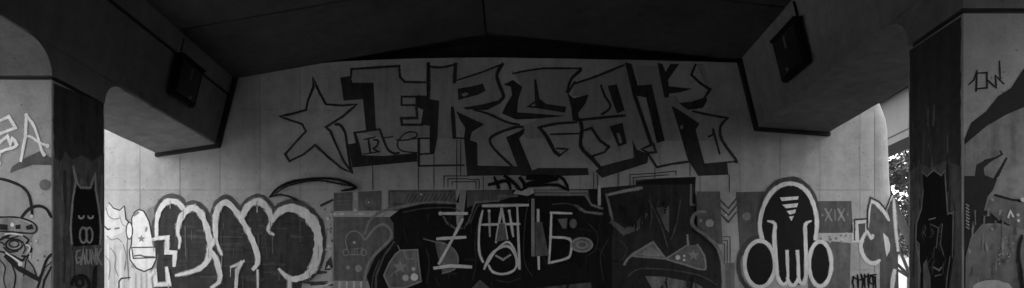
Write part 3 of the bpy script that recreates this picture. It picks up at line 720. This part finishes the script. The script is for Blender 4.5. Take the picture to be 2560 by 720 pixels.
# --- left pillar, inner face
on_li = lambda x, y: on_x(x, y, LXI)
a = Art('dark_ground_coat', pl, on_li, (1, 0, 0), 0, 'dark rolled paint coat on the inner side of the left pillar')
a.poly([(133,208)] + [(133 + random.uniform(0, 2.5), y) for y in range(230, 780, 14)] + [(259 - random.uniform(0, 2), y) for y in range(770, 270, -14)] + [(259,258)], .05)
a.poly([(134,392),(150,404),(164,380),(180,398),(205,386),(230,402),(259,384),(259,780),(134,780)], .12, wob=1)
for k in range(60): x = random.uniform(138, 254); y = random.uniform(400, 640); a.line([(x, y), (x + random.uniform(-4, 4), y + random.uniform(20, 90))], random.uniform(2, 7), random.choice((.16, .06, .2, .09)))
a.done()
a = Art('horned_figure', pl, on_li, (1, 0, 0), .012, 'black figure with two horns and closed eyes')
a.fz = 3
a.poly([(184,420),(191,458),(199,472),(221,475),(234,445),(240,512),(250,559),(248,612),(182,616),(174,569),(179,503)], .008)
OL = .42
a.line([(176,610),(173,569),(178,503),(186,455),(179,414),(191,460),(199,469),(223,469),(235,432),(236,474),(245,526),(250,578),(247,610)], 3.5, OL, 0)
for x in (200, 223): a.line(ell(x, 540, 6, 6, 8, 0, 180), 3, .6)
a.line(ell(205,588,9,19), 3, OL, 0, True).line(ell(220,588,8,19), 3, OL, 0, True).line([(212,570),(213,590)], 4, .4)
for p in ([(197,626),(189,628),(186,644),(190,658),(198,654),(197,644),(192,644)],[(199,662),(204,624),(210,660)],[(201,646),(209,645)],[(213,624),(213,650),(217,659),(222,650),(221,624)],[(225,660),(226,624),(234,658),(235,622)],[(239,622),(239,660)],[(249,622),(240,642),(250,662)]):
    a.line(p, 3.2, OL)
a.line(ell(198,712,22,24,16,180,380), 6, .02).line(ell(196,706,9,10), 6, .02, 0, True).line([(236,668),(232,740)], 8, .02); a.done()
# --- right pillar, inner face
on_ri = lambda x, y: on_x(x, y, RXI)
a = Art('dark_ground_coat', pr, on_ri, (-1, 0, 0), 0, 'dark rolled paint coat on the inner side of the right pillar')
a.poly([(2274,127),(2403,42)] + [(2404 - random.uniform(0, 2.5), y) for y in range(60, 780, 14)] + [(2274 + random.uniform(0, 2), y) for y in range(770, 140, -14)], .05)
a.poly([(2275,430),(2300,410),(2330,420),(2365,404),(2403,416),(2403,780),(2275,780)], .1, wob=1)
for k in range(50): x = random.uniform(2278, 2400); y = random.uniform(260, 660); a.line([(x, y), (x + random.uniform(-4, 4), y + random.uniform(20, 90))], random.uniform(2, 7), random.choice((.13, .05, .03, .08)))
a.done()
a = Art('hooded_figure', pr, on_ri, (-1, 0, 0), .012, 'black hooded figure with a pointed crown')
fg = [(2310,430),(2321,441),(2338,425),(2357,439),(2366,426),(2369,474),(2373,531),(2387,536),(2386,600),(2385,644),(2373,720),(2366,780),(2307,780),(2306,680),(2293,597),(2295,559),(2307,522),(2312,474)]
a.poly(fg, .008).line(fg[:10], 3, .24).line(fg[13:], 3, .2)
a.line([(2326,549),(2342,545)], 4, .3).line([(2372,536),(2388,530)], 3, .3).line([(2338,668),(2352,676),(2358,668)], 4, .3).line([(2342,690),(2358,686)], 4, .2)
a.line([(2330,560),(2350,570),(2345,620)], 2.5, .22).line([(2360,560),(2355,610),(2364,640)], 2.5, .22).poly([(2312,660),(2320,648),(2330,690),(2332,780),(2312,780)], .14)
for k in range(18):
    x, y = random.uniform(2308, 2372), random.uniform(556, 680); a.line([(x, y), (x + random.uniform(-8, 8), y + random.uniform(4, 16)), (x + random.uniform(-6, 6), y + random.uniform(18, 34))], 2.2, random.choice((.06, .11, .04)), 3)
a.line([(2293,600),(2302,610),(2302,780)], 3, .2).line([(2380,640),(2372,700),(2366,780)], 3, .2); a.done()
# --- right pillar, front face
on_rf = lambda x, y: on_y(x, y, R_N)
a = Art('black_tag', pr, on_rf, (0, -1, 0), 0, 'small thin black tag high on the pillar front')
a.line([(2421,212),(2434,200),(2442,178)], 4, BK).line([(2442,176),(2440,228)], 5, BK).line([(2444,183),(2467,182),(2467,220),(2440,222)], 4, BK)
a.line([(2467,199),(2490,220),(2488,189),(2509,210)], 4.5, BK).line([(2498,153),(2500,200)], 4, BK); a.done()
a = Art('bulbous_figure', pr, on_rf, (0, -1, 0), 0, 'grey bulbous figure under a sweeping black arc')
a.fz = 3
a.poly([(2411,362),(2465,316),(2515,287),(2560,268),(2620,255),(2700,245),(2700,780),(2411,780)], .20, wob=.4)
a.poly([(2410,349),(2427,307),(2465,278),(2494,241),(2527,220),(2557,174),(2620,110),(2700,90),(2700,244),(2620,254),(2560,268),(2515,287),(2465,316),(2411,362)], BK)
a.poly([(2410,440),(2436,440),(2440,412),(2462,400),(2496,392),(2472,408),(2459,420),(2461,438),(2482,446),(2514,394),(2490,452),(2482,475),(2468,492),(2460,525),(2475,540),(2515,562),(2490,558),(2455,560),(2426,595),(2413,645),(2412,780),(2410,780)], .014)
a.line([(2460,402),(2490,394),(2504,386),(2500,378)], 4, BK).line([(2515,396),(2500,425),(2486,455)], 6, BK).line([(2486,488),(2530,500),(2700,520)], 6, BK).line([(2466,528),(2490,548),(2522,562)], 6, BK)
a.poly([(2492,446),(2522,418),(2560,412),(2700,420),(2700,500),(2530,497),(2486,484)], .24, wob=.6)
a.poly([(2484,492),(2530,503),(2700,524),(2700,575),(2560,575),(2518,560),(2466,524),(2472,500)], .14, wob=.6)
a.poly([(2455,564),(2490,562),(2528,576),(2544,610),(2540,650),(2550,700),(2552,780),(2414,780),(2414,650),(2428,598)], .155, wob=.6)
for k in range(34):
    x, y = random.uniform(2420, 2558), random.uniform(500, 710); a.line([(x, y), (x + random.uniform(-3, 3), y + random.uniform(8, 40))], random.uniform(2, 6), random.choice((.11, .2, .16, .25)), wob=.3)
a.line([(2552,590),(2545,620),(2544,650),(2552,700),(2556,780)], 7, BK, 3).poly([(2560,470),(2700,500),(2700,780),(2580,700)], .15)
a.poly(ell(2478,722,50,22), .45, wob=.8).dot(2478,500,3,.4).dot(2478,573,3,.4)
a.line([(2517,544),(2523,528),(2530,542)], 5, .75).dot(2542,538,4,.5).dot(2543,552,4,.6).dot(2554,500,6,.6)
for k in range(26): a.dot(random.uniform(2492, 2530), random.uniform(600, 660), random.uniform(1, 2.6), random.choice((.4, .05, .3)))
for k in range(8): a.line([(2412,512 + k * 8),(2418,516 + k * 8)], 3, .3)
a.done()

# ------------------------------------------------------------------ black box floodlights on the inner sides of the beams
def floodlight(label, B, s, y0, y1, zt, zb):
    (tx, tz), (bx_, bz) = w2(B['TI']), w2(B['BI'])
    def fx(z): return tx + (bx_ - tx) * (tz - z) / (tz - bz)
    zc = (zt + zb) / 2; t = tag(empty('floodlight', (fx(zc), (y0 + y1) / 2, zc)), label, 'floodlight', 'floodlights fixed to the beams')
    def slab(name, ya, yb, za, zb_, d0, d1, mat, bev=.012, par=t):
        b = bmesh.new(); vs_ = []
        for d in (d0, d1):
            for y in (ya, yb):
                for z in (za, zb_): vs_.append(b.verts.new((fx(z) + s * d, y, z)))
        for f in ((0, 1, 3, 2), (4, 6, 7, 5), (0, 4, 5, 1), (2, 3, 7, 6), (0, 2, 6, 4), (1, 5, 7, 3)): b.faces.new([vs_[i] for i in f])
        if bev: bmesh.ops.bevel(b, geom=b.edges[:], offset=bev, segments=2, affect='EDGES')
        return from_bm(name, b, mat, par)
    h = slab('housing', y0, y1, zb, zt, .03, .13, M_BLACK, .02)
    slab('bracket', (y0 + y1) / 2 - .12, (y0 + y1) / 2 + .12, zt - .05, zt + .1, .0, .04, M_BLACK, .005)
    slab('bracket', (y0 + y1) / 2 - .12, (y0 + y1) / 2 + .12, zb + .05, zb + .2, .0, .028, M_BLACK, .005)
    slab('front_glass', y0 + .06, y1 - .06, zb + .06, zt - .06, .132, .14, M_GLASS, .003, h)
    ym = y0 + (y1 - y0) * .45
    slab('highlight_strip', ym, ym + .05, zt - .26, zt - .1, .142, .15, M_HIGHLIGHT, .003, h)  # lighter grey strip and knob paint in the highlights on the box
    b = bmesh.new(); bmesh.ops.create_uvsphere(b, u_segments=10, v_segments=6, radius=.03); bmesh.ops.translate(b, verts=b.verts[:], vec=(fx(zb + .1) + s * .142, ym + .12, zb + .1))
    from_bm('highlight_knob', b, M_HIGHLIGHT, h, True)
    slab('visor', y0 - .01, y1 + .01, zt - .015, zt + .015, .02, .155, M_BLACK, .004)
    slab('cable', y0 + .1, y0 + .13, zt, zt + .28, .0, .03, M_BLACK, .004)
floodlight('black boxy floodlight on the beam above the white painted head', LB, 1, 8.36, 8.96, EYE + 3.84, EYE + 3.27)
floodlight('black boxy floodlight on the beam above the domed figure', RB, -1, 7.99, 8.70, EYE + 4.17, EYE + 3.55)

# ------------------------------------------------------------------ unseen dark blocks added beside the bridge to stop low light
for x0, y1, hh, lab in ((-8.9, 8.6, 3.1, 'unseen dark block added left of the bridge to stop low light'), (7.8, 9.0, 3.0, 'unseen dark block added between the two bridges to stop low light')):
    hd_ = tag(empty('light_blocker', (x0 + .3, -3, 0)), lab, 'light_blocker', 'added light blockers beside the bridge')
    b = box_bm(x0, x0 + .6, -14, y1, 0, hh)
    bmesh.ops.subdivide_edges(b, edges=b.edges[:], cuts=12, use_grid_fill=True)
    for v in b.verts:
        if v.co.z > .05: v.co += Vector((random.uniform(-.1, .1), random.uniform(-.1, .1), random.uniform(-.12, .12)))
    from_bm('blocker_body', b, M_GRASS, hd_)

# ------------------------------------------------------------------ far abutment, behind the photographer
fw = tag(empty('abutment_wall', (0, -16.2, 0)), 'plain concrete wall under the far end of the bridge behind the viewer', 'wall')
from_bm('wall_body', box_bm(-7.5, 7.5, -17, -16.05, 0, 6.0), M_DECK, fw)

# ------------------------------------------------------------------ neighbouring bridge seen past the right end of the wall
nb = tag(empty('bridge', (12, 14, 6)), 'pale concrete edge girder of the next bridge beyond the wall', 'bridge')
NX = 11.5; zb = on_x(2237, 345, NX).z
from_bm('girder', box_bm(NX, NX + .6, -14, 50, zb, zb + 1.3), M_NEIGH, nb)
from_bm('bottom_flange', box_bm(NX - .12, NX + .7, -14, 50, zb - .2, zb - .004), M_NEIGH, nb)
from_bm('groove', box_bm(NX - .015, NX, -14, 50, zb + .03, zb + .10), M_JOINT, nb)
from_bm('deck_slab', box_bm(NX - .5, 13.6, -14, 50, zb + 1.305, zb + 1.6), M_DECK, nb)

# ------------------------------------------------------------------ earth behind the wall
b = prism_y([(-8.5, 0), (6.2, 0), (6.2, 6.6), (-8.5, 6.6)], D + 1.35, D + 30)
tag(from_bm('embankment', b, M_GRASS), kind='structure')

# ------------------------------------------------------------------ trees beyond
def tree(name_label, x, y, h, r, seed, n=7000):
    rnd = random.Random(seed)
    t = tag(empty('tree', (x, y, 0)), name_label, 'tree', 'trees beyond the bridge')
    b = bmesh.new()
    def limb(p, q, r0, r1, seg=7):
        d = (q - p); ax = d.normalized(); u = ax.orthogonal().normalized(); w = ax.cross(u)
        A = [b.verts.new(p + (u * math.cos(k * 2 * math.pi / seg) + w * math.sin(k * 2 * math.pi / seg)) * r0) for k in range(seg)]
        Bv = [b.verts.new(q + (u * math.cos(k * 2 * math.pi / seg) + w * math.sin(k * 2 * math.pi / seg)) * r1) for k in range(seg)]
        for k in range(seg): b.faces.new((A[k], A[(k + 1) % seg], Bv[(k + 1) % seg], Bv[k]))
        b.faces.new(A[::-1]); b.faces.new(Bv)
    base = Vector((x, y, 0)); fork = base + Vector((rnd.uniform(-.3, .3), 0, h * .4)); limb(base, fork, h * .028, h * .018)
    ends = []
    for k in range(9):
        an = k * 2.4; up = rnd.uniform(.15, .5) * h
        e = fork + Vector((math.cos(an) * r * rnd.uniform(.5, .8), math.sin(an) * r * rnd.uniform(.5, .8), up)); limb(fork, e, h * .012, h * .004, 6); ends.append(e)
        for j in range(2):
            e2 = e + Vector((rnd.uniform(-1, 1), rnd.uniform(-1, 1), rnd.uniform(-.6, .8))) * r * .3; limb(e, e2, h * .004, h * .0015, 5); ends.append(e2)
    from_bm('trunk', b, M_BARK, t)
    clumps = [(e, r * rnd.uniform(.2, .36)) for e in ends]
    V, Fc = [], []
    for i in range(n):
        c, cr_ = rnd.choice(clumps); v = Vector((rnd.gauss(0, 1), rnd.gauss(0, 1), rnd.gauss(0, 1))).normalized() * cr_ * rnd.uniform(.5, 1.0) ** .5
        p = c + Vector((v.x, v.y, v.z * .75)); s_ = rnd.uniform(.09, .2)
        nn = Vector((rnd.gauss(0, 1), rnd.gauss(0, 1), rnd.gauss(0, 1) + .6)).normalized(); u = nn.orthogonal().normalized(); u.rotate(Matrix.Rotation(rnd.uniform(0, 6.28), 3, nn)); w = nn.cross(u)
        k = len(V); V += [p - u * s_, p + w * s_ * .5 + nn * .02, p + u * s_, p - w * s_ * .5 + nn * .02]; Fc.append((k, k + 1, k + 2, k + 3))
    me = bpy.data.meshes.new('crown'); me.from_pydata([tuple(v) for v in V], [], Fc); me.materials.append(M_LEAF)
    link('crown', me, t)
tree('leafy tree seen in the gap between the wall and the right pillar', 25.0, 36.0, 14.5, 5.0, 5, 13000)
tree('darker leafy tree just above the white house wall', 33.4, 48.5, 12.8, 4.2, 9, 14000)

# ------------------------------------------------------------------ white house beyond the tree
hs = tag(empty('house', (44, 62, 0)), 'bright white house wall low behind the tree', 'house')
from_bm('wall', box_bm(37, 52, 58, 70, 0, 8.2), M_HOUSE, hs)
from_bm('roof', prism_y([(36.4, 8.22), (52.6, 8.22), (49, 13), (40, 13)], 57.5, 70.5), M_ROOF, hs)
for x in (39.5, 43.5, 47.5):
    w = from_bm('window', box_bm(x, x + 1.2, 57.96, 58.02, 4.6, 6.2), M_GLASS, hs)
    from_bm('sill', box_bm(x - .1, x + 1.3, 57.88, 57.99, 4.45, 4.59), M_HOUSE, w)
